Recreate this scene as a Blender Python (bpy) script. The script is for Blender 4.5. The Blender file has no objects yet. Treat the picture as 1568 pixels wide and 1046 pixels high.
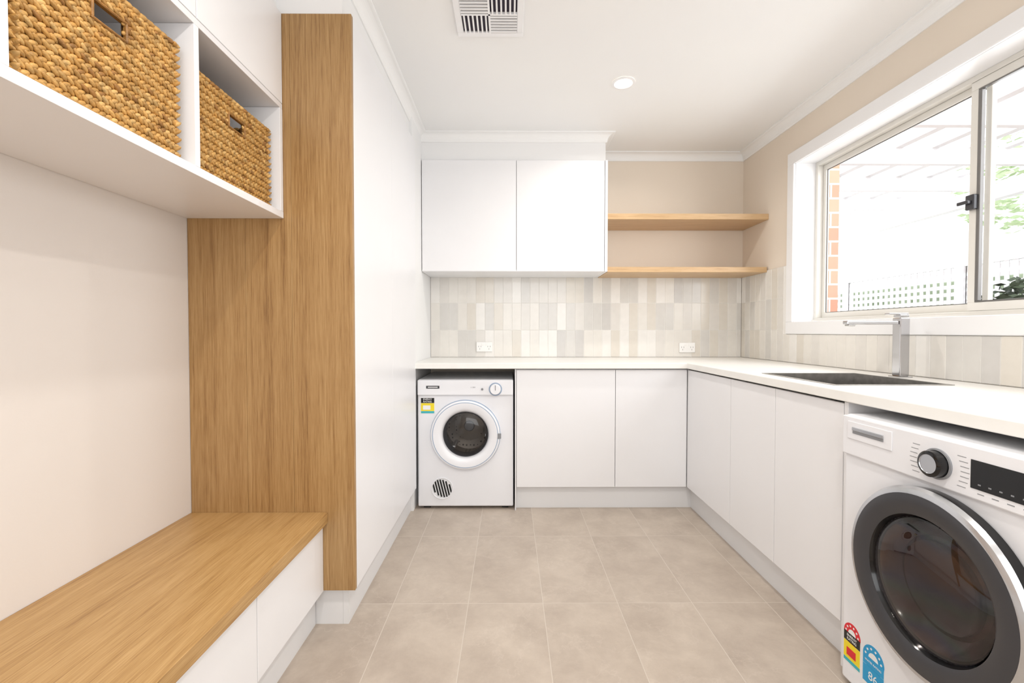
import bpy, bmesh, math, random
from mathutils import Vector, Matrix
random.seed(7)
S = bpy.context.scene
COL = S.collection
try:
    S.view_settings.view_transform = 'Standard'
    S.view_settings.look = 'None'
except Exception: pass

# ------------------------------------------------------------ materials
def lin(c):
    return tuple(((v/255)/12.92 if v/255 <= .04045 else ((v/255+.055)/1.055)**2.4) for v in c)+(1,)
def mat(name, c, rough=.5, metal=0, spec=.5, emit=None, es=0, coat=0):
    m = bpy.data.materials.new(name); m.use_nodes = True
    b = m.node_tree.nodes['Principled BSDF']
    b.inputs['Base Color'].default_value = lin(c)
    b.inputs['Roughness'].default_value = rough
    b.inputs['Metallic'].default_value = metal
    b.inputs['Specular IOR Level'].default_value = spec
    b.inputs['Coat Weight'].default_value = coat
    if emit:
        b.inputs['Emission Color'].default_value = lin(emit)
        b.inputs['Emission Strength'].default_value = es
    return m
def nodes(m): return m.node_tree.nodes, m.node_tree.links, m.node_tree.nodes['Principled BSDF']
def noisy(name, c1, c2, scale=6, rough=.6, bump=0, detail=4, bscale=None, metal=0, spec=.5):
    m = mat(name, c1, rough, metal, spec); N, L, b = nodes(m)
    g = N.new('ShaderNodeNewGeometry'); n = N.new('ShaderNodeTexNoise')
    n.inputs['Scale'].default_value = scale; n.inputs['Detail'].default_value = detail
    L.new(g.outputs['Position'], n.inputs['Vector'])
    r = N.new('ShaderNodeValToRGB'); r.color_ramp.elements[0].color = lin(c1); r.color_ramp.elements[1].color = lin(c2)
    r.color_ramp.elements[0].position = .3; r.color_ramp.elements[1].position = .7
    L.new(n.outputs['Fac'], r.inputs['Fac']); L.new(r.outputs['Color'], b.inputs['Base Color'])
    if bump:
        n2 = N.new('ShaderNodeTexNoise'); n2.inputs['Scale'].default_value = bscale or scale*4
        L.new(g.outputs['Position'], n2.inputs['Vector'])
        bp = N.new('ShaderNodeBump'); bp.inputs['Strength'].default_value = bump; bp.inputs['Distance'].default_value = .002
        L.new(n2.outputs['Fac'], bp.inputs['Height']); L.new(bp.outputs['Normal'], b.inputs['Normal'])
    return m
def wood(name, axis, dark, mid, light):
    m = mat(name, mid, .40); N, L, b = nodes(m)
    g = N.new('ShaderNodeNewGeometry')
    def stretched(across, along):
        mp = N.new('ShaderNodeMapping'); s = [across]*3; s['XYZ'.index(axis)] = along
        mp.inputs['Scale'].default_value = s; L.new(g.outputs['Position'], mp.inputs['Vector']); return mp
    a = N.new('ShaderNodeTexNoise'); a.inputs['Scale'].default_value = 1; a.inputs['Detail'].default_value = 5
    a.inputs['Roughness'].default_value = .7
    L.new(stretched(280, 8).outputs[0], a.inputs['Vector'])
    c = N.new('ShaderNodeTexNoise'); c.inputs['Scale'].default_value = 1; c.inputs['Detail'].default_value = 1
    L.new(stretched(6.5, .42).outputs[0], c.inputs['Vector'])
    mu = N.new('ShaderNodeMath'); mu.operation = 'MULTIPLY'; mu.inputs[1].default_value = 120
    L.new(c.outputs['Fac'], mu.inputs[0])
    si = N.new('ShaderNodeMath'); si.operation = 'SINE'; L.new(mu.outputs[0], si.inputs[0])
    f1 = N.new('ShaderNodeMath'); f1.operation = 'MULTIPLY_ADD'; f1.inputs[1].default_value = .018
    L.new(si.outputs[0], f1.inputs[0])
    d = N.new('ShaderNodeTexNoise'); d.inputs['Scale'].default_value = 1; d.inputs['Detail'].default_value = 3
    L.new(stretched(30, .25).outputs[0], d.inputs['Vector'])
    f2 = N.new('ShaderNodeMath'); f2.operation = 'MULTIPLY_ADD'; f2.inputs[1].default_value = .36
    f3 = N.new('ShaderNodeMath'); f3.operation = 'MULTIPLY'; f3.inputs[1].default_value = .64
    L.new(a.outputs['Fac'], f3.inputs[0]); L.new(d.outputs['Fac'], f2.inputs[0]); L.new(f3.outputs[0], f2.inputs[2])
    L.new(f2.outputs[0], f1.inputs[2])
    r = N.new('ShaderNodeValToRGB'); e = r.color_ramp.elements
    e[0].position = .33; e[0].color = lin(dark); e[1].position = .64; e[1].color = lin(light)
    x = e.new(.46); x.color = lin(mid)
    L.new(f1.outputs[0], r.inputs['Fac']); L.new(r.outputs['Color'], b.inputs['Base Color'])
    bp = N.new('ShaderNodeBump'); bp.inputs['Strength'].default_value = .15; bp.inputs['Distance'].default_value = .001
    L.new(a.outputs['Fac'], bp.inputs['Height']); L.new(bp.outputs['Normal'], b.inputs['Normal'])
    return m
def glassy(name, fac=.04, tint=(255,255,255), rough=.02):
    m = bpy.data.materials.new(name); m.use_nodes = True; N, L = m.node_tree.nodes, m.node_tree.links
    N.remove(N['Principled BSDF']); o = N['Material Output']
    t = N.new('ShaderNodeBsdfTransparent'); t.inputs[0].default_value = lin(tint)
    g = N.new('ShaderNodeBsdfGlossy'); g.inputs['Roughness'].default_value = rough
    lw = N.new('ShaderNodeLayerWeight'); lw.inputs['Blend'].default_value = .5
    pw = N.new('ShaderNodeMath'); pw.operation='POWER'; pw.inputs[1].default_value = 5; L.new(lw.outputs['Facing'], pw.inputs[0])
    ad = N.new('ShaderNodeMath'); ad.operation='MULTIPLY_ADD'; ad.inputs[1].default_value = .8; ad.inputs[2].default_value = fac; ad.use_clamp=True
    L.new(pw.outputs[0], ad.inputs[0])
    x = N.new('ShaderNodeMixShader'); L.new(ad.outputs[0], x.inputs[0]); L.new(t.outputs[0], x.inputs[1]); L.new(g.outputs[0], x.inputs[2])
    L.new(x.outputs[0], o.inputs[0]); return m

M_oakV = wood('oak_vertical', 'Z', (132,96,56), (164,127,80), (186,151,103))
M_oakY = wood('oak_bench', 'Y', (148,109,63), (182,143,90), (204,167,115))
M_oakX = wood('oak_shelf', 'X', (178,141,100), (202,168,126), (216,184,143))
M_white = noisy('cabinet_white', (241,241,243), (243,243,245), 3, .34)
M_carc = noisy('carcass_white', (235,234,236), (238,237,238), 3, .45)
M_kick = noisy('kick_white', (232,232,233), (235,235,236), 3, .5)
M_ceil = noisy('ceiling_paint', (247,247,247), (249,249,248), 2, .9, bump=.05, bscale=200)
M_wallL = noisy('wall_paint_pale', (228,222,217), (231,225,220), 2, .85, bump=.08, bscale=220)
M_wallW = noisy('wall_paint_white', (242,242,242), (244,244,244), 2, .8)
M_wallB = noisy('wall_paint_beige', (234,222,207), (237,225,210), 2, .85, bump=.08, bscale=220)
M_trim = noisy('trim_gloss_white', (245,245,246), (247,247,248), 2, .35)
M_counter = noisy('stone_counter', (244,243,239), (247,246,242), 14, .3, detail=8)
M_steel = noisy('brushed_steel', (170,168,165), (195,193,190), 40, .3, metal=1)
M_chrome = mat('chrome', (205,205,208), .12, 1)
M_appl = noisy('appliance_white', (240,241,245), (242,243,247), 3, .28)
M_black = mat('gloss_black', (12,12,14), .12)
M_dark = mat('dark_void', (22,21,21), .8)
M_grey = mat('graphite', (58,58,62), .25)
M_midgrey = mat('mid_grey', (140,142,146), .4)
M_silver = mat('silver_ring', (200,202,206), .22, .85)
M_alu = noisy('window_ivory', (226,223,216), (230,227,220), 4, .4)
M_aludark = mat('window_grey', (120,118,116), .35, .5)
M_bluering = mat('blue_grey', (150,170,196), .35)
M_plastic = mat('outlet_white', (248,247,245), .35)
M_yel = mat('label_yellow', (246,222,40), .5); M_cyan = mat('label_cyan', (60,180,190), .5)
M_red = mat('label_red', (222,40,52), .5); M_blue = mat('label_blue', (40,160,215), .5)
M_lab = mat('label_white', (245,245,245), .5)
M_glass = glassy('window_glass', .03)
M_dglass = glassy('door_glass', .04, (222,222,223))
M_wglass = glassy('washer_glass', .06, (215,210,210), .03)
M_lamp = mat('lamp_emitter', (255,244,225), .5, emit=(255,240,215), es=14)

def drum_mat(name, c1, c2, sc):
    m = mat(name, c1, .4, .35); N, L, b = nodes(m)
    g = N.new('ShaderNodeNewGeometry'); v = N.new('ShaderNodeTexVoronoi'); v.inputs['Scale'].default_value = sc
    v.inputs['Randomness'].default_value = .15
    L.new(g.outputs['Position'], v.inputs['Vector'])
    r = N.new('ShaderNodeValToRGB'); r.color_ramp.elements[0].position = .2; r.color_ramp.elements[1].position = .3
    r.color_ramp.elements[0].color = lin(c2); r.color_ramp.elements[1].color = lin(c1)
    L.new(v.outputs['Distance'], r.inputs['Fac']); L.new(r.outputs['Color'], b.inputs['Base Color']); return m
M_drum = drum_mat('dryer_drum', (140,132,124), (14,12,11), 42)
M_drum2 = drum_mat('washer_drum', (150,135,125), (25,20,18), 60)
def irid():  # rainbow reflections of the door glass, painted as noise tints in base colour
    m = mat('washer_glass_painted_irid', (45,32,30), .15, .25); N, L, b = nodes(m)
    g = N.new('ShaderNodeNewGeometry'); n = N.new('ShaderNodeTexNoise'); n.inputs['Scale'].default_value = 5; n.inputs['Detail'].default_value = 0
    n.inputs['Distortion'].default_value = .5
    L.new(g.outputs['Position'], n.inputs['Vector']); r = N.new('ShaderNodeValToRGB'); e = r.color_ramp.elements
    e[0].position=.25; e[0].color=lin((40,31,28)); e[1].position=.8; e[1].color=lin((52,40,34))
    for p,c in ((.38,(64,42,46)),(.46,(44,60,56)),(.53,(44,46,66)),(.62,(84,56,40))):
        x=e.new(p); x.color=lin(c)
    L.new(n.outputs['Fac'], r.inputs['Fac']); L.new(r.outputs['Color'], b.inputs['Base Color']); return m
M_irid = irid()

# floor
def floor_mat():
    m = mat('floor_stone_tile', (188,170,152), .42); N, L, b = nodes(m)
    g = N.new('ShaderNodeNewGeometry'); sp = N.new('ShaderNodeSeparateXYZ'); L.new(g.outputs['Position'], sp.inputs[0])
    ax = N.new('ShaderNodeMath'); ax.operation='ADD'; ax.inputs[1].default_value = 3-.135
    ay = N.new('ShaderNodeMath'); ay.operation='ADD'; ay.inputs[1].default_value = 6-.005
    L.new(sp.outputs['X'], ax.inputs[0]); L.new(sp.outputs['Y'], ay.inputs[0])
    cb = N.new('ShaderNodeCombineXYZ'); L.new(ay.outputs[0], cb.inputs[0]); L.new(ax.outputs[0], cb.inputs[1])
    br = N.new('ShaderNodeTexBrick'); br.offset = 0; br.squash = 1
    br.inputs['Scale'].default_value = 1; br.inputs['Brick Width'].default_value = .6; br.inputs['Row Height'].default_value = .3
    br.inputs['Mortar Size'].default_value = .0015; br.inputs['Mortar Smooth'].default_value = .2; br.inputs['Bias'].default_value = 0
    br.inputs['Color1'].default_value = (.32,.32,.32,1); br.inputs['Color2'].default_value = (.68,.68,.68,1)
    br.inputs['Mortar'].default_value = (.5,.5,.5,1)
    L.new(cb.outputs[0], br.inputs['Vector'])
    of = N.new('ShaderNodeVectorMath'); of.operation='MULTIPLY_ADD'; of.inputs[1].default_value=(9,9,9)
    L.new(br.outputs['Color'], of.inputs[0]); L.new(g.outputs['Position'], of.inputs[2])
    n1 = N.new('ShaderNodeTexNoise'); n1.inputs['Scale'].default_value = 5; n1.inputs['Detail'].default_value = 12; n1.inputs['Roughness'].default_value=.72
    n1.inputs['Distortion'].default_value = .2
    L.new(of.outputs[0], n1.inputs['Vector'])
    md = N.new('ShaderNodeMath'); md.operation='MULTIPLY_ADD'; md.inputs[1].default_value=.22
    L.new(br.outputs['Color'], md.inputs[0]); L.new(n1.outputs['Fac'], md.inputs[2])
    r = N.new('ShaderNodeValToRGB'); e = r.color_ramp.elements
    e[0].position=.44; e[0].color=lin((176,162,149)); e[1].position=.80; e[1].color=lin((202,189,175))
    L.new(md.outputs[0], r.inputs['Fac'])
    n2 = N.new('ShaderNodeTexNoise'); n2.inputs['Scale'].default_value = 1.6; n2.inputs['Detail'].default_value=9; n2.inputs['Roughness'].default_value=.6; n2.inputs['Distortion'].default_value=.15
    L.new(of.outputs[0], n2.inputs['Vector'])
    vr = N.new('ShaderNodeValToRGB'); ve = vr.color_ramp.elements
    ve[0].position=.495; ve[0].color=(0,0,0,1); ve[1].position=.505; ve[1].color=(0,0,0,1); x=ve.new(.5); x.color=(.2,.2,.2,1)
    L.new(n2.outputs['Fac'], vr.inputs['Fac'])
    mv = N.new('ShaderNodeMix'); mv.data_type='RGBA'; mv.inputs[7].default_value = lin((220,208,196))
    L.new(vr.outputs['Color'], mv.inputs[0]); L.new(r.outputs['Color'], mv.inputs[6])
    mx = N.new('ShaderNodeMix'); mx.data_type='RGBA'; mx.inputs[7].default_value = lin((210,200,188))
    L.new(br.outputs['Fac'], mx.inputs[0]); L.new(mv.outputs[2], mx.inputs[6]); L.new(mx.outputs[2], b.inputs['Base Color'])
    bp = N.new('ShaderNodeBump'); bp.invert=True; bp.inputs['Strength'].default_value=.4; bp.inputs['Distance'].default_value=.002
    L.new(br.outputs['Fac'], bp.inputs['Height']); L.new(bp.outputs['Normal'], b.inputs['Normal']); return m
M_floor = floor_mat()
def brick_mat():
    m = mat('red_brick', (190,130,100), .85); N, L, b = nodes(m)
    g = N.new('ShaderNodeNewGeometry'); sp = N.new('ShaderNodeSeparateXYZ'); L.new(g.outputs['Position'], sp.inputs[0])
    ad = N.new('ShaderNodeMath'); ad.operation='ADD'; L.new(sp.outputs['X'], ad.inputs[0]); L.new(sp.outputs['Y'], ad.inputs[1])
    cb = N.new('ShaderNodeCombineXYZ'); L.new(ad.outputs[0], cb.inputs[0]); L.new(sp.outputs['Z'], cb.inputs[1])
    br = N.new('ShaderNodeTexBrick'); br.inputs['Scale'].default_value=1; br.inputs['Brick Width'].default_value=.24; br.inputs['Row Height'].default_value=.086
    br.inputs['Mortar Size'].default_value=.006
    br.inputs['Color1'].default_value=lin((176,126,104)); br.inputs['Color2'].default_value=lin((190,148,126)); br.inputs['Mortar'].default_value=lin((205,196,188))
    L.new(cb.outputs[0], br.inputs['Vector']); L.new(br.outputs['Color'], b.inputs['Base Color']); return m
M_brick = brick_mat()

# ------------------------------------------------------------ mesh helpers
def group(name, loc=(0,0,0)):
    e = bpy.data.objects.new(name, None); e.empty_display_size = .1; e.location = loc; COL.objects.link(e); return e
def adopt(o, parent):
    if parent is not None:
        o.parent = parent; o.matrix_parent_inverse = Matrix.Translation(parent.location).inverted()
    return o
def obj_from(name, verts, faces, mats, parent=None, midx=None, smooth=False, origin=None):
    me = bpy.data.meshes.new(name)
    if origin is None:
        n = len(verts); origin = Vector([sum(v[i] for v in verts)/n for i in range(3)])
    origin = Vector(origin)
    me.from_pydata([tuple(Vector(v)-origin) for v in verts], [], faces)
    if not isinstance(mats, (list,tuple)): mats = [mats]
    for m in mats: me.materials.append(m)
    if midx: me.polygons.foreach_set('material_index', midx)
    if smooth: me.polygons.foreach_set('use_smooth', [True]*len(me.polygons))
    me.update()
    o = bpy.data.objects.new(name, me); o.location = origin; COL.objects.link(o)
    return adopt(o, parent)
BF = [(0,3,2,1),(4,5,6,7),(0,1,5,4),(1,2,6,5),(2,3,7,6),(3,0,4,7)]
def bv(x0,x1,y0,y1,z0,z1):
    return [(x0,y0,z0),(x1,y0,z0),(x1,y1,z0),(x0,y1,z0),(x0,y0,z1),(x1,y0,z1),(x1,y1,z1),(x0,y1,z1)]
def box(name, x0,x1,y0,y1,z0,z1, m, parent=None, bevel=0, seg=2):
    o = obj_from(name, bv(x0,x1,y0,y1,z0,z1), BF, m, parent, origin=((x0+x1)/2,(y0+y1)/2,(z0+z1)/2))
    if bevel:
        b = o.modifiers.new('bevel','BEVEL'); b.width = bevel; b.segments = seg
    return o
def boxes(name, lst, m, parent=None, bevel=0, midx=None):
    V=[];F=[];MI=[]
    for k,bx in enumerate(lst):
        n=len(V); V+=bv(*bx); F+=[tuple(i+n for i in f) for f in BF]
        MI += [midx[k] if midx else 0]*6
    o = obj_from(name, V, F, m, parent, MI)
    if bevel:
        b = o.modifiers.new('bevel','BEVEL'); b.width = bevel; b.segments = 1
    return o
def basis(a):
    a = Vector(a).normalized(); t = Vector((0,0,1)) if abs(a.z)<.9 else Vector((1,0,0))
    u = t.cross(a).normalized(); v = a.cross(u); return a,u,v
def lathe(name, prof, c, axis, mats, parent=None, seg=72, midx=None, smooth=True, cap0=False, cap1=False):
    a,u,v = basis(axis); c = Vector(c); V=[];F=[];MI=[]
    for r,d in prof:
        for k in range(seg):
            t = 2*math.pi*k/seg; V.append(c+a*d+u*(r*math.cos(t))+v*(r*math.sin(t)))
    for i in range(len(prof)-1):
        for k in range(seg):
            k2=(k+1)%seg; F.append((i*seg+k,i*seg+k2,(i+1)*seg+k2,(i+1)*seg+k)); MI.append(midx[i] if midx else 0)
    if cap0: F.append(tuple(reversed(range(seg)))); MI.append(midx[0] if midx else 0)
    if cap1: F.append(tuple((len(prof)-1)*seg+k for k in range(seg))); MI.append(midx[-1] if midx else 0)
    o = obj_from(name, V, F, mats, parent, MI, smooth, origin=c)
    if smooth:
        try:
            e = o.modifiers.new('es','EDGE_SPLIT'); e.split_angle = math.radians(35)
        except Exception: pass
    return o
def cut(o, cutter):
    m = o.modifiers.new('cut','BOOLEAN'); m.operation='DIFFERENCE'; m.object=cutter; m.solver='EXACT'
    bpy.context.view_layer.update()
    dg = bpy.context.evaluated_depsgraph_get(); me = bpy.data.meshes.new_from_object(o.evaluated_get(dg))
    o.modifiers.clear(); o.data = me; bpy.data.objects.remove(cutter, do_unlink=True)
def prism(name, poly, axis_pts, m, parent=None):
    n=len(poly); V=[Vector(p) for p in poly]+[Vector(p)+Vector(axis_pts) for p in poly]
    F=[tuple(range(n)), tuple(reversed(range(n,2*n)))]+[(i,n+i,n+(i+1)%n,(i+1)%n) for i in range(n)]
    o = obj_from(name,V,F,m,parent)
    bm=bmesh.new(); bm.from_mesh(o.data); bmesh.ops.recalc_face_normals(bm,faces=bm.faces); bm.to_mesh(o.data); bm.free()
    return o
def text(name, body, loc, size, rot, m, parent=None, ext=.0002):
    c = bpy.data.curves.new(name,'FONT'); c.body=body; c.size=size; c.extrude=ext; c.align_x='CENTER'; c.align_y='CENTER'
    c.materials.append(m); o = bpy.data.objects.new(name,c); o.location=loc; o.rotation_euler=rot; COL.objects.link(o)
    return adopt(o,parent)

# ------------------------------------------------------------ room constants
H=2.4; XL=-1.16; XR=1.73; YB=3.38; YR=-1.6
XC=-.565; XK=-.60
WY0,WY1,WZ0,WZ1 = .90,2.757,1.15,2.105

box('floor', XL-.1, XR+.14, YR-.1, YB+.1, -.08, 0, M_floor)
box('ceiling', XL-.1, XR+.14, YR-.1, YB+.1, H, H+.08, M_ceil)
box('wall_left', XL-.1, XL, YR, YB, 0, H, M_wallL)
box('wall_back', XL-.1, XR+.14, YB, YB+.1, 0, H, M_wallB)
box('wall_rear', XL-.1, XR+.14, YR-.1, YR, 0, H, M_wallL)
boxes('wall_right', [(XR,XR+.14,YR,YB,0,WZ0-.02),(XR,XR+.14,YR,YB,WZ1+.02,H),
     (XR,XR+.14,WY1+.02,YB,WZ0-.02,WZ1+.02),(XR,XR+.14,YR,WY0-.02,WZ0-.02,WZ1+.02)], M_wallB)
box('wall_left_nib', XL, -.583, 2.75, YB, 0, H, M_wallW)
box('wall_bulkhead_left', XL, XK, 1.66, 2.75, 2.226, H, M_wallW)
box('wall_bulkhead_overhead', XL, -.835, -.2, 1.66, 2.226, H, M_wallW)
box('wall_bulkhead_back', -.583, .64, 3.05, YB, 2.226, H, M_wallW)

d = group('door_1', (.4,YR,0))
box('leaf', 0,.82,YR+.002,YR+.04,.005,2.04,M_trim,d,.003)
boxes('frame',[(-.07,-.005,YR+.001,YR+.03,0,2.11),(.825,.89,YR+.001,YR+.03,0,2.11),(-.005,.825,YR+.001,YR+.03,2.045,2.11)],M_trim,d)
lathe('handle',[(.0,.0),(.025,0),(.025,.01),(.01,.012),(.01,.05),(.018,.055),(.0,.06)],(.06,YR+.04,1.0),(0,1,0),M_chrome,d,24)

def cornice(name, p, vec, n, m=M_ceil, d=.055, e0=0, e1=0):
    n = Vector(n); p=Vector(p); vec=Vector(vec); dr=vec.normalized(); prof=[(0,0),(0,-d),(.006,-d),(.010,-d+.006)]
    for k in range(1,8):
        t=k/8*math.pi/2; prof.append((.010+(d-.018)*(1-math.cos(t)), -d+.006+(d-.014)*math.sin(t)))
    prof += [(d-.006,-.008),(d,-.006),(d,0)]
    N_=len(prof)
    V=[p+n*a+Vector((0,0,b))+dr*(e0*a) for a,b in prof]+[p+vec+n*a+Vector((0,0,b))+dr*(e1*a) for a,b in prof]
    F=[tuple(range(N_)), tuple(reversed(range(N_,2*N_)))]+[(i,N_+i,N_+(i+1)%N_,(i+1)%N_) for i in range(N_)]
    o=obj_from(name,V,F,m)
    bm=bmesh.new(); bm.from_mesh(o.data); bmesh.ops.recalc_face_normals(bm,faces=bm.faces); bm.to_mesh(o.data); bm.free()
    return o
cornice('trim_cornice_back', (.64,YB,H), (XR-.64,0,0), (0,-1,0), e0=1, e1=-1)
cornice('trim_cornice_right', (XR,YR,H), (0,YB-YR,0), (-1,0,0), e1=-1)
cornice('trim_cornice_cabinet', (XK,3.05,H), (.64-XK,0,0), (0,-1,0), e0=1, e1=1)
cornice('trim_cornice_return', (.64,3.05,H), (0,YB-3.05,0), (1,0,0), e0=-1, e1=-1)
cornice('trim_cornice_left', (XK,1.66,H), (0,3.05-1.66,0), (1,0,0), e0=-1, e1=-1)
cornice('trim_cornice_overhead', (-.835,-.2,H), (0,1.86,0), (1,0,0), e1=-1)
cornice('trim_cornice_panel', (-.835,1.66,H), (.835+XK,0,0), (0,-1,0), e0=1, e1=1)

# ------------------------------------------------------------ splashback tiles
tcols=[(232,228,221),(226,222,216),(218,215,210),(237,234,229),(210,207,203),(224,218,208)]
M_t=[noisy('tile_glaze_%d'%i,c,tuple(min(255,v+4) for v in c),25,.14,bump=.05,bscale=14) for i,c in enumerate(tcols)]
M_grout=noisy('tile_grout',(240,238,234),(243,241,237),60,.9)
TW,TH,G=.0667,.2,.0026
def tiles(name, horiz0, horiz1, z0, ztopf, mk, back, pivot):
    V=[];F=[];MI=[]
    n=math.ceil((horiz1-horiz0)/TW)
    for i in range(n):
        a=horiz0+i*TW; b=min(a+TW,horiz1)
        if b-a<.012: continue
        zt=ztopf((a+b)/2)
        for j in range(4):
            c=z0+j*TH; e=min(c+TH,zt)
            if e-c<.01: continue
            k=len(V); V+=mk(a+G/2,b-G/2,c+G/2,e-G/2); F+=[tuple(q+k for q in f) for f in BF]
            MI += [random.choices(range(6),[3,3,3,2,1.6,3])[0]]*6
    g=group(name,pivot)
    o=obj_from('tiles',V,F,M_t,g,MI); bb=o.modifiers.new('b','BEVEL'); bb.width=.0012; bb.segments=2
    for q in back: box('grout_bed',*q,M_grout,g)
tiles('splashback_back',-.581,XR-.009,.902,lambda a:1.5,lambda a,b,c,e:bv(a,b,YB-.009,YB-.003,c,e),
      [(-.581,XR-.009,YB-.0075,YB-.001,.902,1.5)],(0.5,YB,.9))
tiles('splashback_right',.65,YB-.01,.902,lambda a:1.5 if a>2.83 else 1.076,lambda a,b,c,e:bv(XR-.009,XR-.003,a,b,c,e),
      [(XR-.0075,XR-.001,2.822,YB-.01,.902,1.5),(XR-.0075,XR-.001,.65,2.822,.902,1.074)],(XR,2,.9))

# ------------------------------------------------------------ base cabinets
bc=group('base_cabinets',(.9,2.9,0))
box('carcass_back',.042,1.10,2.776,3.36,.14,.862,M_carc,bc)
box('carcass_right',1.104,1.70,1.465,3.36,.14,.66,M_carc,bc)
g=.0015
for i,(a,b) in enumerate([(.042,.645),(.645,1.082)]):
    box('door_back_%d'%i,a+g,b-g,2.757,2.775,.142,.858,M_white,bc,.0015)
ys=[2.755,2.216,1.843,1.463]
for i in range(3):
    box('door_right_%d'%i,1.084,1.102,ys[i+1]+g,ys[i]-g,.142,.858,M_white,bc,.0015)
box('end_panel',1.084,1.70,1.444,1.461,.0,.864,M_white,bc,.001)
box('side_panel',.034,.041,2.757,3.36,.0,.862,M_white,bc)
box('kick_back',.042,1.14,2.80,2.815,0,.139,M_kick,bc)
box('kick_right',1.127,1.142,1.463,2.80,0,.139,M_kick,bc)
box('far_panel',1.084,1.70,.74,.758,0,.864,M_white,bc,.001)

ct=group('countertop',(1,2.8,.87))
L=[(-.581,3.369,.867),(-.581,2.732,.867),(1.070,2.732,.867),(1.070,.66,.867),(1.719,.66,.867),(1.719,3.369,.867)]
o=prism('slab',L,(0,0,.034),M_counter,ct)
SX0,SX1,SY0,SY1=1.155,1.555,1.60,2.04
c=box('cutter',SX0,SX1,SY0,SY1,.8,1.0,M_counter); cut(o,c)
b=o.modifiers.new('bev','BEVEL'); b.width=.003; b.segments=2; b.limit_method='ANGLE'
sk=group('kitchen_sink',(1.35,1.8,.7))
t=.0015; z0=.70; e=.0005
boxes('bowl',[(SX0+e,SX0+t+e,SY0+e,SY1-e,z0,.902),(SX1-t-e,SX1-e,SY0+e,SY1-e,z0,.902),
  (SX0+e,SX1-e,SY0+e,SY0+t+e,z0,.902),(SX0+e,SX1-e,SY1-t-e,SY1-e,z0,.902),(SX0+e,SX1-e,SY0+e,SY1-e,z0-t,z0)],M_steel,sk)
w=.012
boxes('rim',[(SX0-w,SX0+t,SY0-w,SY1+w,.9015,.9035),(SX1-t,SX1+w,SY0-w,SY1+w,.9015,.9035),
  (SX0,SX1,SY0-w,SY0+t,.9015,.9035),(SX0,SX1,SY1-t,SY1+w,.9015,.9035)],M_steel,sk)
lathe('drain',[(.0,.001),(.02,.001),(.028,.004),(.042,.004),(.045,0)],((SX0+SX1)/2,(SY0+SY1)/2,z0),(0,0,1),M_chrome,sk,40)
fx,fy=1.63,1.885
fc=group('faucet',(fx,fy,.901))
box('base_plate',fx-.028,fx+.028,fy-.028,fy+.028,.9012,.906,M_chrome,fc,.001)
box('body',fx-.020,fx+.020,fy-.020,fy+.020,.906,1.148,M_chrome,fc,.003)
box('spout',fx-.235,fx-.0205,fy-.014,fy+.014,1.120,1.135,M_chrome,fc,.003)
box('aerator',fx-.228,fx-.200,fy-.012,fy+.012,1.113,1.120,M_steel,fc,.002)
box('cartridge_cap',fx-.018,fx+.018,fy-.018,fy+.018,1.150,1.160,M_chrome,fc,.002)
box('lever',fx-.060,fx+.020,fy-.013,fy+.013,1.1605,1.168,M_chrome,fc,.002)

# ------------------------------------------------------------ upper cabinet + shelves
uc=group('upper_cabinet',(0,3.2,1.49))
box('carcass',-.580,.632,3.05,3.369,1.503,2.224,M_carc,uc)
box('underside',-.580,.632,3.034,3.369,1.49,1.502,M_white,uc)
for i,(a,b_) in enumerate([(-.580,.046),(.046,.632)]):
    box('door_%d'%i,a+g,b_-g,3.030,3.048,1.492,2.222,M_white,uc,.0015)
box('side_panel',.634,.652,3.030,3.369,1.49,2.224,M_white,uc,.001)
for nm,a,b_ in (('floating_shelf',1.838,1.876),('floating_shelf',1.487,1.522)):
    box(nm,.654,XR-.0095 if a<1.5 else XR-.001,3.040,3.370 if a<1.5 else YB-.001,a,b_,M_oakX,None,.0015)

for cx,cz in ((-.185,.978),(1.318,.972)):
    og=group('power_outlet',(cx,YB-.01,cz))
    box('plate',cx-.0585,cx+.0585,YB-.0185,YB-.0095,cz-.036,cz+.036,M_plastic,og,.003)
    L_=[]
    for s in (-1,1):
        q=cx+s*.034
        L_+=[(q-.0095,q-.0075,YB-.0189,YB-.0183,cz-.002,cz+.008),(q+.0075,q+.0095,YB-.0189,YB-.0183,cz-.002,cz+.008),(q-.001,q+.001,YB-.0189,YB-.0183,cz-.020,cz-.010)]
    boxes('slots',L_,M_dark,og)
    boxes('switches',[(cx-.020,cx-.008,YB-.021,YB-.0185,cz+.012,cz+.028),(cx+.008,cx+.020,YB-.021,YB-.0185,cz+.012,cz+.028)],M_plastic,og,.001)

# ------------------------------------------------------------ tall cabinet (left)
tc=group('tall_cabinet',(-.8,2.2,0))
box('carcass',XL+.002,XC-.020,1.672,2.748,.14,2.224,M_carc,tc)
for i,(a,b_) in enumerate([(1.672,2.205),(2.205,2.748)]):
    box('door_%d'%i,XC-.0185,XC,a+g/2,b_-g/2,.142,2.222,M_white,tc,.001)
box('kick',XK-.02,XK,1.68,2.748,0,.139,M_kick,tc)
box('kick_front',-.735,XK-.0205,1.68,1.695,0,.139,M_kick,tc)
tp=group('timber_wall_panel',(-.9,1.66,.14))
xs=[XL+.001,-.952,-.785,XC]
for i in range(3):
    box('board_%d'%i,xs[i]+.0003,xs[i+1]-.0003,1.652,1.670,.142,2.224,M_oakV,tp,.0006,1)

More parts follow.
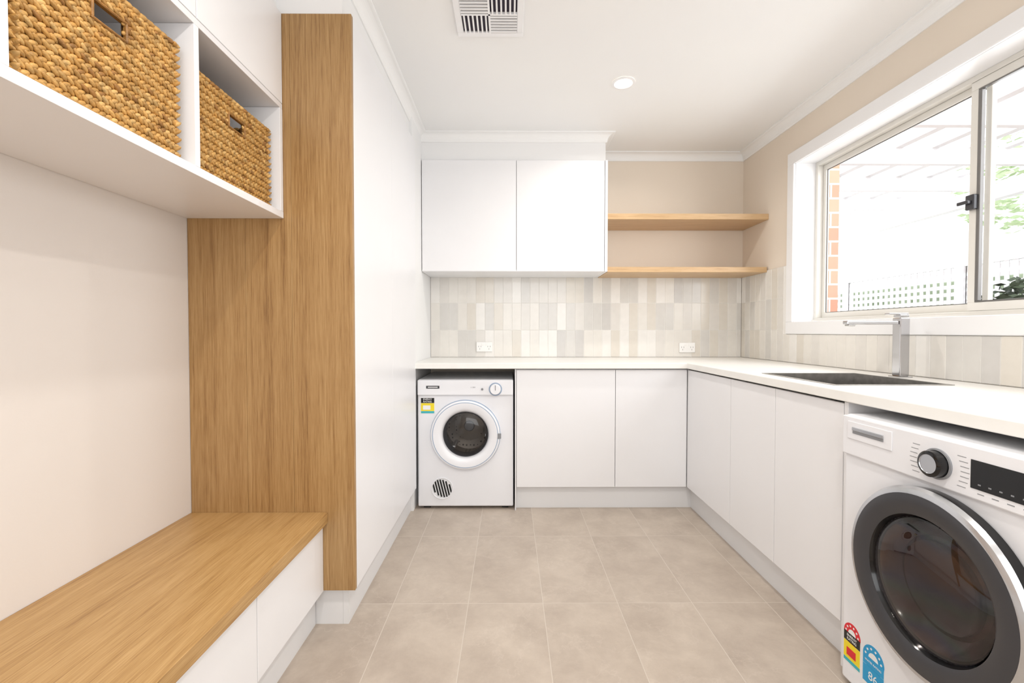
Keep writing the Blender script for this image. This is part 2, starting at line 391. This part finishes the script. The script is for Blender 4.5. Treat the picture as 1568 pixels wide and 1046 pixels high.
bn=group('bench_seat',(-.9,.6,0))
box('timber_top',XL+.001,-.663,-.6,1.651,.392,.432,M_oakY,bn,.0015)
box('carcass',XL+.002,-.70,-.59,1.649,.14,.390,M_carc,bn)
yy=[1.6505,1.215,.775,.335,-.105,-.595]
for i in range(5):
    box('drawer_front_%d'%i,-.698,-.680,yy[i+1]+g,yy[i]-g,.142,.388,M_white,bn,.0015)
box('kick',-.74,-.722,-.59,1.676,0,.139,M_kick,bn)

oc=group('overhead_cubby_cabinet',(-1,.7,1.497))
XF=-.812
box('bottom_board',XL+.001,XF,-.2,1.651,1.497,1.520,M_white,oc,.001)
box('mid_board',XL+.001,XF-.001,-.2,1.651,1.885,1.903,M_carc,oc,.001)
box('top_board',XL+.001,XF-.02,-.2,1.651,2.206,2.224,M_carc,oc)
box('back_board',XL+.001,XL+.012,-.2,1.651,1.521,2.205,M_carc,oc)
dv=[1.642,1.203,.745,.285,-.190]
for i,y in enumerate(dv):
    box('divider_%d'%i,XL+.013,XF-.0005,y-.009,y+.009,1.5205,1.8845,M_white,oc,.001)
for i in range(4):
    box('door_%d'%i,XF-.018,XF,dv[i+1]+.002 if i<3 else -.2,dv[i]-.001 if i else 1.650,1.9045,2.222,M_white,oc,.0015)

# ------------------------------------------------------------ baskets
wcols=[(216,168,96),(200,150,78),(228,184,114),(170,120,58),(208,158,86)]
M_w=[noisy('hyacinth_%d'%i,c,tuple(int(v*.74) for v in c),70,.5,bump=.5,bscale=350) for i,c in enumerate(wcols)]
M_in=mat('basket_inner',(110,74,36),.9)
TV=[];TF=[]
_rings=[(-1,.18),(-.72,.72),(-.3,.98),(.2,1.0),(.65,.78),(1,.2)]; _sg=8
for xx,rr in _rings:
    for k in range(_sg):
        t=2*math.pi*k/_sg; TV.append(Vector((xx,rr*math.cos(t),rr*math.sin(t))))
for i in range(len(_rings)-1):
    for k in range(_sg):
        k2=(k+1)%_sg; TF.append((i*_sg+k,(i+1)*_sg+k,(i+1)*_sg+k2,i*_sg+k2))
TF.append(tuple(range(_sg))); TF.append(tuple(reversed(range(5*_sg,6*_sg))))
def basket(y0,y1,x0,x1,z0,z1):
    gq=group('woven_basket',((x0+x1)/2,(y0+y1)/2,z0)); V=[];F=[];MI=[]
    rh=.0102; sl=.0150; rows=round((z1-z0)/rh/2)*2; rh=(z1-z0)/rows
    cyc=(y0+y1)/2; hz0,hz1=z1-.085,z1-.045; hw=.038
    faces=[((x1,y0),(x1,y1),(1,0),True),((x1,y1),(x0,y1),(0,1),False),((x0,y1),(x0,y0),(-1,0),False),((x0,y0),(x1,y0),(0,-1),False)]
    for (p,q,n,front) in faces:
        P=Vector((*p,0));Q=Vector((*q,0));D=(Q-P);ln=D.length;D.normalize();Nn=Vector((*n,0));cnt=round(ln/sl);st=ln/cnt
        for r in range(rows):
            z=z0+(r+.5)*rh; til=(.46 if r%2 else -.46); z+= (-.0008 if r%2 else .0008)
            for i in range(cnt):
                s=(i+.5+(.5 if r%2 else 0)-.25)*st+random.uniform(-.0006,.0006)
                c=P+D*min(s,ln)-Nn*(.006+random.uniform(0,.0012)); c.z=z+random.uniform(-.0004,.0004)
                if front and hz0<z<hz1 and abs(c.y-cyc)<hw: continue
                a=til+random.uniform(-.06,.06)
                A=D*math.cos(a)+Vector((0,0,1))*math.sin(a); B=-D*math.sin(a)+Vector((0,0,1))*math.cos(a)
                la,lb,lc=st*.78*random.uniform(.94,1.06),rh*.52*random.uniform(.92,1.08),.0048*random.uniform(.85,1.1)
                A=(A-Nn*.16).normalized()
                k=len(V); V+=[c+A*(v.x*la)+B*(v.y*lb)+Nn*(v.z*lc) for v in TV]
                F+=[tuple(w_+k for w_ in f) for f in TF]; MI+=[random.choices(range(5),[4,3,2,.8,3])[0]]*len(TF)
        cnt2=round(ln/.020)
        for i in range(cnt2):
            c=P+D*((i+.5)*ln/cnt2)-Nn*.008; c.z=z1+.001
            a=.5; A=D*math.cos(a)+Nn*math.sin(a); B=Nn*math.cos(a)-D*math.sin(a)
            k=len(V); V+=[c+A*(v.x*.017)+B*(v.y*.008)+Vector((0,0,1))*(v.z*.007) for v in TV]
            F+=[tuple(w_+k for w_ in f) for f in TF]; MI+=[random.choices(range(5),[4,3,2,1,3])[0]]*len(TF)
    obj_from('weave',V,F,M_w,gq,MI,True)
    i_=.008
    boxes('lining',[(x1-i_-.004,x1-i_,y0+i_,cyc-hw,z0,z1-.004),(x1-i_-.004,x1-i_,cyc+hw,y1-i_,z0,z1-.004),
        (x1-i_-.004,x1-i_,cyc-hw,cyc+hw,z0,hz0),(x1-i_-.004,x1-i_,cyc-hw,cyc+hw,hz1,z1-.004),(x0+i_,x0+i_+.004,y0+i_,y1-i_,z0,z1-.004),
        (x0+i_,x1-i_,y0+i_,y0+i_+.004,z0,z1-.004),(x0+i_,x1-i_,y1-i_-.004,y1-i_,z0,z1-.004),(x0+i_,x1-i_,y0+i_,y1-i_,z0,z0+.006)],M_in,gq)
    boxes('handle_trim',[(x1-.012,x1+.001,cyc-hw-.006,cyc+hw+.006,hz1-.003,hz1+.003),(x1-.012,x1+.001,cyc-hw-.006,cyc+hw+.006,hz0-.003,hz0+.003),
        (x1-.012,x1+.001,cyc-hw-.006,cyc-hw,hz0,hz1),(x1-.012,x1+.001,cyc+hw,cyc+hw+.006,hz0,hz1)],M_w[3],gq,.002)
basket(1.232,1.612,-1.125,-.838,1.5235,1.790)
basket(.775,1.165,-1.125,-.832,1.5235,1.805)

# ------------------------------------------------------------ dryer
dr=group('tumble_dryer',(-.27,3.05,0))
X0,X1,YF=-.560,.024,2.775; DC=(-.268,YF,.462)
o=box('body',X0,X1,YF,3.34,.018,.798,M_appl,dr)
cc=lathe('cutter',[(.150,-.1),(.150,.36)],(DC[0],DC[1],DC[2]),(0,1,0),M_appl,seg=64,cap0=True,cap1=True,smooth=False)
bm=bmesh.new(); bm.from_mesh(cc.data); bmesh.ops.recalc_face_normals(bm,faces=bm.faces); bm.to_mesh(cc.data); bm.free()
cut(o,cc)
b=o.modifiers.new('bev','BEVEL'); b.width=.008; b.segments=3; b.limit_method='ANGLE'
boxes('feet',[(X0+.03,X0+.07,YF+.03,YF+.07,0,.018),(X1-.07,X1-.03,YF+.03,YF+.07,0,.018),(X0+.03,X0+.07,3.26,3.30,0,.018),(X1-.07,X1-.03,3.26,3.30,0,.018)],M_dark,dr)
box('control_panel',X0+.001,X1-.001,YF-.016,YF-.0005,.704,.796,M_appl,dr,.005)
lathe('door_ring',[(.212,0),(.214,.010),(.210,.022),(.203,.027),(.200,.0275),(.196,.0275),(.165,.027),(.150,.020),(.143,.008),(.138,-.004),(.138,-.02)],DC,(0,-1,0),[M_appl,M_bluering],dr,96,[0,1,0,0,1,0,0,0,0,0])
lathe('drum',[(.138,-.02),(.149,-.03),(.149,-.24),(.10,-.27),(.03,-.26),(.0,-.26)],DC,(0,-1,0),[M_drum],dr,64)
lathe('drum_collar',[(.138,-.004),(.128,-.02),(.122,-.05),(.138,-.06)],DC,(0,-1,0),[M_grey],dr,64)
lathe('hub',[(.035,0),(.03,.012),(0,.016)],(DC[0],DC[1]+.255,DC[2]),(0,-1,0),M_midgrey,dr,32)
for k in range(3):
    t=math.radians(90+120*k+20); r=.128; px,pz=DC[0]+r*math.cos(t),DC[2]+r*math.sin(t)
    box('drum_fin_%d'%k,px-.012,px+.012,YF+.07,YF+.24,pz-.012,pz+.012,M_silver,dr,.008)
lathe('door_glass',[(.137,.004),(.12,.014),(.08,.022),(.04,.026),(.0,.027)],DC,(0,-1,0),M_dglass,dr,64)
box('door_pull',DC[0]+.196,DC[0]+.218,YF-.032,YF-.0265,DC[2]-.020,DC[2]+.012,M_midgrey,dr,.002)
kc=(-.085,YF-.016,.741)
lathe('dial_ring',[(.040,0),(.040,.002),(.035,.003),(.0345,.0035)],kc,(0,-1,0),M_bluering,dr,48)
lathe('dial',[(.034,.0),(.032,.018),(.029,.022),(0,.022)],kc,(0,-1,0),M_appl,dr,48)
box('dial_mark',kc[0]-.002,kc[0]+.002,YF-.0395,YF-.038,kc[2]-.005,kc[2]+.026,M_midgrey,dr)
lathe('button',[(.007,0),(.007,.005),(0,.006)],(-.165,YF-.016,.741),(0,-1,0),M_midgrey,dr,20)
box('brand_plate',X0+.055,X0+.135,YF-.0172,YF-.016,.745,.762,M_grey,dr)
boxes('printed_lines',[(X0+.065,X0+.125,YF-.0176,YF-.0172,.751,.756)],M_lab,dr)
text('program_text','2  DRY',(-.22,YF-.0165,.752),.010,(math.pi/2,0,0),M_midgrey,dr)
lx=X0+.018
box('label_base',lx,lx+.085,YF-.001,YF-.0002,.590,.688,M_lab,dr)
box('label_head',lx+.002,lx+.083,YF-.0016,YF-.001,.655,.686,M_black,dr)
box('label_yellow',lx+.002,lx+.083,YF-.0016,YF-.001,.606,.654,M_yel,dr)
box('label_foot',lx+.002,lx+.083,YF-.0016,YF-.001,.592,.605,M_cyan,dr)
text('label_text','ENERGY\nRATING',(lx+.042,YF-.0019,.6705),.0145,(math.pi/2,0,0),M_lab,dr)
box('label_panel',lx+.014,lx+.060,YF-.002,YF-.0016,.614,.640,M_lab,dr)
vc=(-.412,YF,.130)
lathe('vent_ring',[(.068,0),(.068,.004),(.063,.005),(.060,.002)],vc,(0,-1,0),M_appl,dr,48)
for k in range(7):
    dx=(k-3)*.0165; hh=math.sqrt(max(0,.056**2-dx**2))
    if hh<.012: continue
    o=box('vent_slot_%d'%k,-.0048,.0048,-.001,.001,-hh,hh,M_dark,None,.003); o.location=(vc[0]+dx,YF-.0015,vc[2]); o.rotation_euler=(0,math.radians(-14),0); adopt(o,dr)

# ------------------------------------------------------------ washing machine
wm=group('washing_machine',(1.3,1.10,0))
WX=1.040; Y0,Y1=.802,1.400; WC=(WX,1.084,.474)
o=box('body',WX,1.63,Y0,Y1,.015,.838,M_appl,wm)
cc=lathe('cutter',[(.170,-.1),(.170,.42)],WC,(1,0,0),M_appl,seg=64,cap0=True,cap1=True,smooth=False)
bm=bmesh.new(); bm.from_mesh(cc.data); bmesh.ops.recalc_face_normals(bm,faces=bm.faces); bm.to_mesh(cc.data); bm.free()
cut(o,cc)
b=o.modifiers.new('bev','BEVEL'); b.width=.010; b.segments=3; b.limit_method='ANGLE'
boxes('feet',[(WX+.03,WX+.07,Y0+.04,Y0+.08,0,.015),(WX+.03,WX+.07,Y1-.08,Y1-.04,0,.015),(1.55,1.59,Y0+.04,Y0+.08,0,.015),(1.55,1.59,Y1-.08,Y1-.04,0,.015)],M_dark,wm)
box('fascia',WX-.008,WX-.0002,Y0+.003,Y1-.003,.717,.835,M_appl,wm,.004)
ax=(-1,0,0)
lathe('door_frame',[(.205,0),(.232,.004),(.234,.030),(.228,.040),(.220,.043),(.216,.044),(.185,.046),(.165,.038),(.158,.026)],WC,ax,[M_black,M_silver,M_grey],wm,96,[0,0,1,1,1,2,2,0])
lathe('door_seal',[(.158,.026),(.150,.0),(.148,-.04),(.168,-.05)],WC,ax,M_grey,wm,72)
lathe('drum',[(.168,-.05),(.169,-.06),(.169,-.36),(.10,-.39),(0,-.38)],WC,ax,M_drum2,wm,72)
lathe('inner_bowl',[(.150,.020),(.138,.002),(.115,-.012),(.105,-.008),(.098,-.014),(.06,-.022),(0,-.026)],WC,ax,M_irid,wm,72)
lathe('door_glass',[(.158,.030),(.14,.040),(.10,.048),(.05,.053),(0,.054)],WC,ax,M_wglass,wm,72)
box('drawer',WX-.0105,WX-.008,1.214,1.374,.768,.820,M_appl,wm,.001)
box('drawer_grip',WX-.012,WX-.0105,1.240,1.352,.786,.802,M_midgrey,wm,.001)
box('drawer_lip',WX-.0145,WX-.0105,1.240,1.352,.795,.805,M_silver,wm,.001)
kz=(WX-.008,1.084,.772)
lathe('knob_ring',[(.037,0),(.037,.004),(.033,.005)],kz,ax,M_midgrey,wm,48)
lathe('knob',[(.032,.004),(.031,.022),(.028,.025),(.023,.026)],kz,ax,M_black,wm,48)
lathe('knob_face',[(.0228,.0255),(.022,.024),(0,.024)],kz,ax,M_silver,wm,48)
L_=[]
for s in (-1,1):
    for k in range(7):
        z=.736+k*.0115; y=kz[1]+s*(.050+.008*math.sin(k/6*math.pi))
        L_.append((WX-.0084,WX-.008,y-.002,y+.018,z,z+.0015) if s>0 else (WX-.0084,WX-.008,y-.018,y+.002,z,z+.0015))
boxes('program_marks',L_,M_midgrey,wm)
box('display',WX-.0095,WX-.008,.825,1.005,.742,.806,M_black,wm,.001)
boxes('display_icons',[(WX-.0099,WX-.0095,.988-k*.022-.006,.988-k*.022,.752,.755) for k in range(7)],M_midgrey,wm)
boxes('touch_marks',[(WX-.0084,WX-.008,.990-k*.03-.014,.990-k*.03,.732,.734) for k in range(5)],M_midgrey,wm)
def star_label(y0,y1,z0,z1,mtop,mbody,mfoot,txt):
    cy=(y0+y1)/2; r=(y1-y0)/2
    box('label_base',WX-.0008,WX-.0001,y0,y1,z0,z1,M_lab,wm)
    lathe('label_dome',[(r,.0001),(r,.0008),(0,.0009)],(WX,cy,z1),ax,mtop,wm,32)
    lathe('label_dome_in',[(r*.45,.0009),(r*.45,.0013),(0,.0013)],(WX,cy,z1),ax,M_lab,wm,32)
    for k in range(6):
        t=math.radians(10+k*32); yy_,zz=cy+r*.74*math.cos(t),z1+r*.74*math.sin(t)
        lathe('label_star',[(.0035,.0009),(.0035,.0014),(0,.0014)],(WX,yy_,zz),ax,M_lab,wm,5,smooth=False)
    box('label_head',WX-.0014,WX-.0008,y0+.001,y1-.001,z1-.028,z1,M_black if mbody is M_yel else mtop,wm)
    box('label_body',WX-.0014,WX-.0008,y0+.001,y1-.001,z0+.012,z1-.029,mbody,wm)
    box('label_foot',WX-.0014,WX-.0008,y0+.001,y1-.001,z0+.001,z0+.011,mfoot,wm)
    text('label_text','ENERGY\nRATING' if mbody is M_yel else 'WATER RATING',(WX-.0017,cy,z1-.014),.0105 if mbody is M_yel else .008,(math.pi/2,0,-math.pi/2),M_lab,wm)
    if txt: text('label_num',txt,(WX-.0017,cy,(z0+z1)/2-.008),.034,(math.pi/2,0,-math.pi/2),M_lab,wm)
    else: box('label_box',WX-.0018,WX-.0014,cy-r*.5,cy+r*.6,z0+.022,z0+.046,M_red,wm)
star_label(1.322,1.388,.078,.170,M_red,M_yel,M_cyan,'')
star_label(1.236,1.312,.060,.152,M_blue,M_blue,M_lab,'86')

# ------------------------------------------------------------ window
wn=group('window_1',(XR,1.8,1.6))
tw=.062; xi=XR-.016
boxes('architrave',[(xi,XR-.0005,WY0-tw,WY1+tw,WZ1,WZ1+tw+.012),(xi,XR-.0005,WY0-tw,WY1+tw,WZ0-tw-.012,WZ0),
   (xi,XR-.0005,WY1,WY1+tw,WZ0,WZ1),(xi,XR-.0005,WY0-tw,WY0,WZ0,WZ1)],M_trim,wn,.003)
boxes('reveal',[(XR-.0005,1.87,WY0-.019,WY1+.019,WZ1,WZ1+.019),(XR-.0005,1.87,WY0-.019,WY1+.019,WZ0-.019,WZ0),
   (XR-.0005,1.87,WY1,WY1+.019,WZ0,WZ1),(XR-.0005,1.87,WY0-.019,WY0,WZ0,WZ1)],M_trim,wn)
def frame(nm,x0,x1,y0,y1,z0,z1,w,m,w2=None):
    w2=w2 or w
    boxes(nm,[(x0,x1,y0,y1,z1-w,z1),(x0,x1,y0,y1,z0,z0+w),(x0,x1,y0,y0+w2,z0+w,z1-w),(x0,x1,y1-w2,y1,z0+w,z1-w)],m,wn,.0015)
frame('outer_frame',1.848,1.905,WY0,WY1,WZ0,WZ1,.022,M_alu)
YM=1.80
frame('sash_fixed',1.880,1.900,YM-.02,WY1-.023,WZ0+.023,WZ1-.023,.030,M_alu,.024)
frame('sash_sliding',1.852,1.872,WY0+.023,YM+.035,WZ0+.023,WZ1-.023,.034,M_alu,.030)
frame('gasket_fixed',1.887,1.893,YM+.004,WY1-.047,WZ0+.053,WZ1-.053,.004,M_aludark)
frame('gasket_sliding',1.850,1.866,WY0+.053,YM+.005,WZ0+.057,WZ1-.057,.006,M_aludark,.014)
obj_from('glass_fixed',[(1.89,YM+.004,WZ0+.053),(1.89,WY1-.047,WZ0+.053),(1.89,WY1-.047,WZ1-.053),(1.89,YM+.004,WZ1-.053)],[(0,1,2,3)],M_glass,wn)
obj_from('glass_sliding',[(1.862,WY0+.053,WZ0+.057),(1.862,YM+.005,WZ0+.057),(1.862,YM+.005,WZ1-.057),(1.862,WY0+.053,WZ1-.057)],[(0,1,2,3)],M_glass,wn)
box('latch',1.832,1.8515,YM-.002,YM+.032,1.575,1.635,M_grey,wn,.004)
box('latch_lever',1.815,1.832,YM+.006,YM+.05,1.598,1.612,M_grey,wn,.003)
boxes('sill_track',[(1.838,1.848,WY0,WY1,WZ0,WZ0+.012)],M_alu,wn)

# ------------------------------------------------------------ outside
M_owhite=noisy('painted_white_timber',(236,236,238),(242,242,243),3,.6)
M_leaf=noisy('leaves_pale',(150,172,128),(190,204,168),8,.6)
M_leafd=noisy('leaves_dark',(44,58,42),(80,98,70),8,.6)
M_grass=noisy('paving',(205,202,196),(220,217,210),3,.9)
boxes('wall_outside_brick',[(1.872,1.985,-1.5,5.2,-.1,1.10),(1.872,1.985,-1.5,5.2,2.25,2.5),(1.872,1.985,WY1-.012,5.2,1.10,2.25),(1.872,1.985,-1.5,WY0,1.10,2.25)],M_brick)
box('ground_outside',1.99,16,-6,18,-.2,-.1,M_grass)
fg=group('lattice_fence',(5.2,4,0)); FX=5.2
boxes('posts',[(FX,FX+.09,y,y+.09,-.1,1.9) for y in [-2+1.8*k for k in range(9)]],M_owhite,fg)
boxes('rails',[(FX+.01,FX+.07,-2,13,1.84,1.88),(FX+.01,FX+.07,-2,13,1.36,1.40),(FX+.01,FX+.07,-2,13,.1,.16)],M_owhite,fg)
boxes('boards',[(FX+.03,FX+.05,-2+k*.104,-2+k*.104+.1,-.05,1.36) for k in range(144)],M_owhite,fg)
boxes('lattice_v',[(FX+.03,FX+.038,-2+k*.09,-2+k*.09+.045,1.40,1.84) for k in range(166)],M_owhite,fg)
boxes('lattice_h',[(FX+.038,FX+.046,-2,13,1.42+k*.088,1.42+k*.088+.045) for k in range(5)],M_owhite,fg)
box('neighbour_garden_bank',5.9,6.2,-2,17,-.1,1.80,noisy('bank_green',(132,148,120),(170,182,155),5,.9),None,.05)
pg=group('pergola',(3.6,4,2.4))
boxes('rafters',[(2.0,5.0,-2+k*.75,-2+k*.75+.05,2.56,2.70) for k in range(18)],M_owhite,pg)
boxes('beams',[(4.85,4.95,-2,12,2.42,2.56),(2.0,2.05,-2,12,2.46,2.56)],M_owhite,pg)
boxes('battens',[(2.1+k*.32,2.1+k*.32+.07,-2,12,2.70,2.73) for k in range(9)],M_owhite,pg)
boxes('posts',[(4.86,4.94,y,y+.08,-.1,2.42) for y in (.4,8.6,11.6)],M_owhite,pg)
def leaves(name,c,rad,n,m,ls=.06,trunk=None):
    gq=group(name,c); V=[];F=[]
    for _ in range(n):
        while True:
            p=Vector([random.uniform(-1,1) for _ in range(3)])
            if .35<p.length<1: break
        p=Vector((p.x*rad[0],p.y*rad[1],p.z*rad[2]))+Vector(c)
        q=Vector([random.gauss(0,1) for _ in range(3)]).normalized(); _,u,v=basis(q); s=ls*random.uniform(.6,1.2)
        k=len(V); V+=[p-u*s,p+v*s*.4,p+u*s,p-v*s*.4]; F.append((k,k+1,k+2,k+3))
    obj_from('foliage',V,F,m,gq)
    if trunk: lathe('trunk',[(.07,-.1),(.05,c[2]*.5),(.02,c[2]*.9)],(c[0],c[1],0),(0,0,1),noisy('bark',(150,135,120),(175,160,145),10,.9),gq,12)
leaves('hedge_bush',(4.6,3.85,.74),(.45,.85,.88),3800,M_leafd,.06,True)
leaves('garden_tree',(8.2,7.0,3.5),(1.0,1.1,.9),700,M_leaf,.09,True)

# ------------------------------------------------------------ ceiling vent
cx,cy=-.083,1.893
vg=group('ceiling_vent',(cx,cy,H))
hw=.143; iw=.115
boxes('frame',[(cx-hw,cx+hw,cy-hw,cy-iw,H-.012,H-.0005),(cx-hw,cx+hw,cy+iw,cy+hw,H-.012,H-.0005),(cx-hw,cx-iw,cy-iw,cy+iw,H-.012,H-.0005),(cx+iw,cx+hw,cy-iw,cy+iw,H-.012,H-.0005)],M_trim,vg,.003)
box('void',cx-iw,cx+iw,cy-iw,cy+iw,H-.002,H-.0006,mat('vent_void',(72,66,78),.9),vg)
L_=[(cx-.004,cx+.004,cy-iw,cy+iw,H-.014,H-.003),(cx-iw,cx+iw,cy-.004,cy+.004,H-.014,H-.003)]
for k in range(6):
    o_=.010+k*.018
    L_.append((cx-iw+o_-.003,cx-iw+o_+.004,cy+.004,cy+iw,H-.014,H-.003))
    L_.append((cx+.004,cx+iw,cy+iw-o_-.004,cy+iw-o_+.003,H-.014,H-.003))
    L_.append((cx-iw,cx-.004,cy-iw+o_-.003,cy-iw+o_+.004,H-.014,H-.003))
    L_.append((cx+iw-o_-.004,cx+iw-o_+.003,cy-iw,cy-.004,H-.014,H-.003))
boxes('louvres',L_,M_trim,vg)

# ------------------------------------------------------------ lights
def downlight(x,y,p):
    gq=group('downlight',(x,y,H))
    lathe('bezel',[(.060,0),(.060,.004),(.048,.007),(.042,.003)],(x,y,H-.0005),(0,0,-1),M_trim,gq,48)
    lathe('diffuser',[(.042,.003),(0,.0032)],(x,y,H-.0005),(0,0,-1),M_lamp,gq,48)
    l=bpy.data.lights.new('lamp','AREA'); l.shape='DISK'; l.size=.08; l.energy=p; l.color=(1,.95,.88); l.spread=math.radians(160)
    o=bpy.data.objects.new('lamp',l); o.location=(x,y,H-.012); COL.objects.link(o); adopt(o,gq)
downlight(.60,2.42,7)
downlight(.60,.6,8); downlight(-.25,.6,8); downlight(.2,-.8,6)
def area(name,loc,rot,sx,sy,p,col=(1,1,1)):
    l=bpy.data.lights.new(name,'AREA'); l.shape='RECTANGLE'; l.size=sx; l.size_y=sy; l.energy=p; l.color=col
    o=bpy.data.objects.new(name,l); o.location=loc; o.rotation_euler=rot; COL.objects.link(o); return o
area('added_fill_light',(.35,-1.2,1.55),(math.radians(98),0,0),1.8,1.5,27,(.93,.965,1))  # added fill lamp behind the camera; the room has no such source
area('window_daylight',(2.35,1.85,1.9),(0,math.radians(80),0),1.3,1.9,28,(.95,.975,1))

w=bpy.data.worlds.new('World'); S.world=w; w.use_nodes=True
bg=w.node_tree.nodes['Background']; bg.inputs[0].default_value=(.95,.97,1,1); bg.inputs[1].default_value=2.7

# ------------------------------------------------------------ camera
cd=bpy.data.cameras.new('camera'); cd.sensor_width=36; cd.lens=16; cd.clip_start=.02
cam=bpy.data.objects.new('camera',cd); cam.location=(0,0,1.09)
cam.rotation_euler=(math.radians(90-1.23),0,math.radians(-.33)); COL.objects.link(cam); S.camera=cam
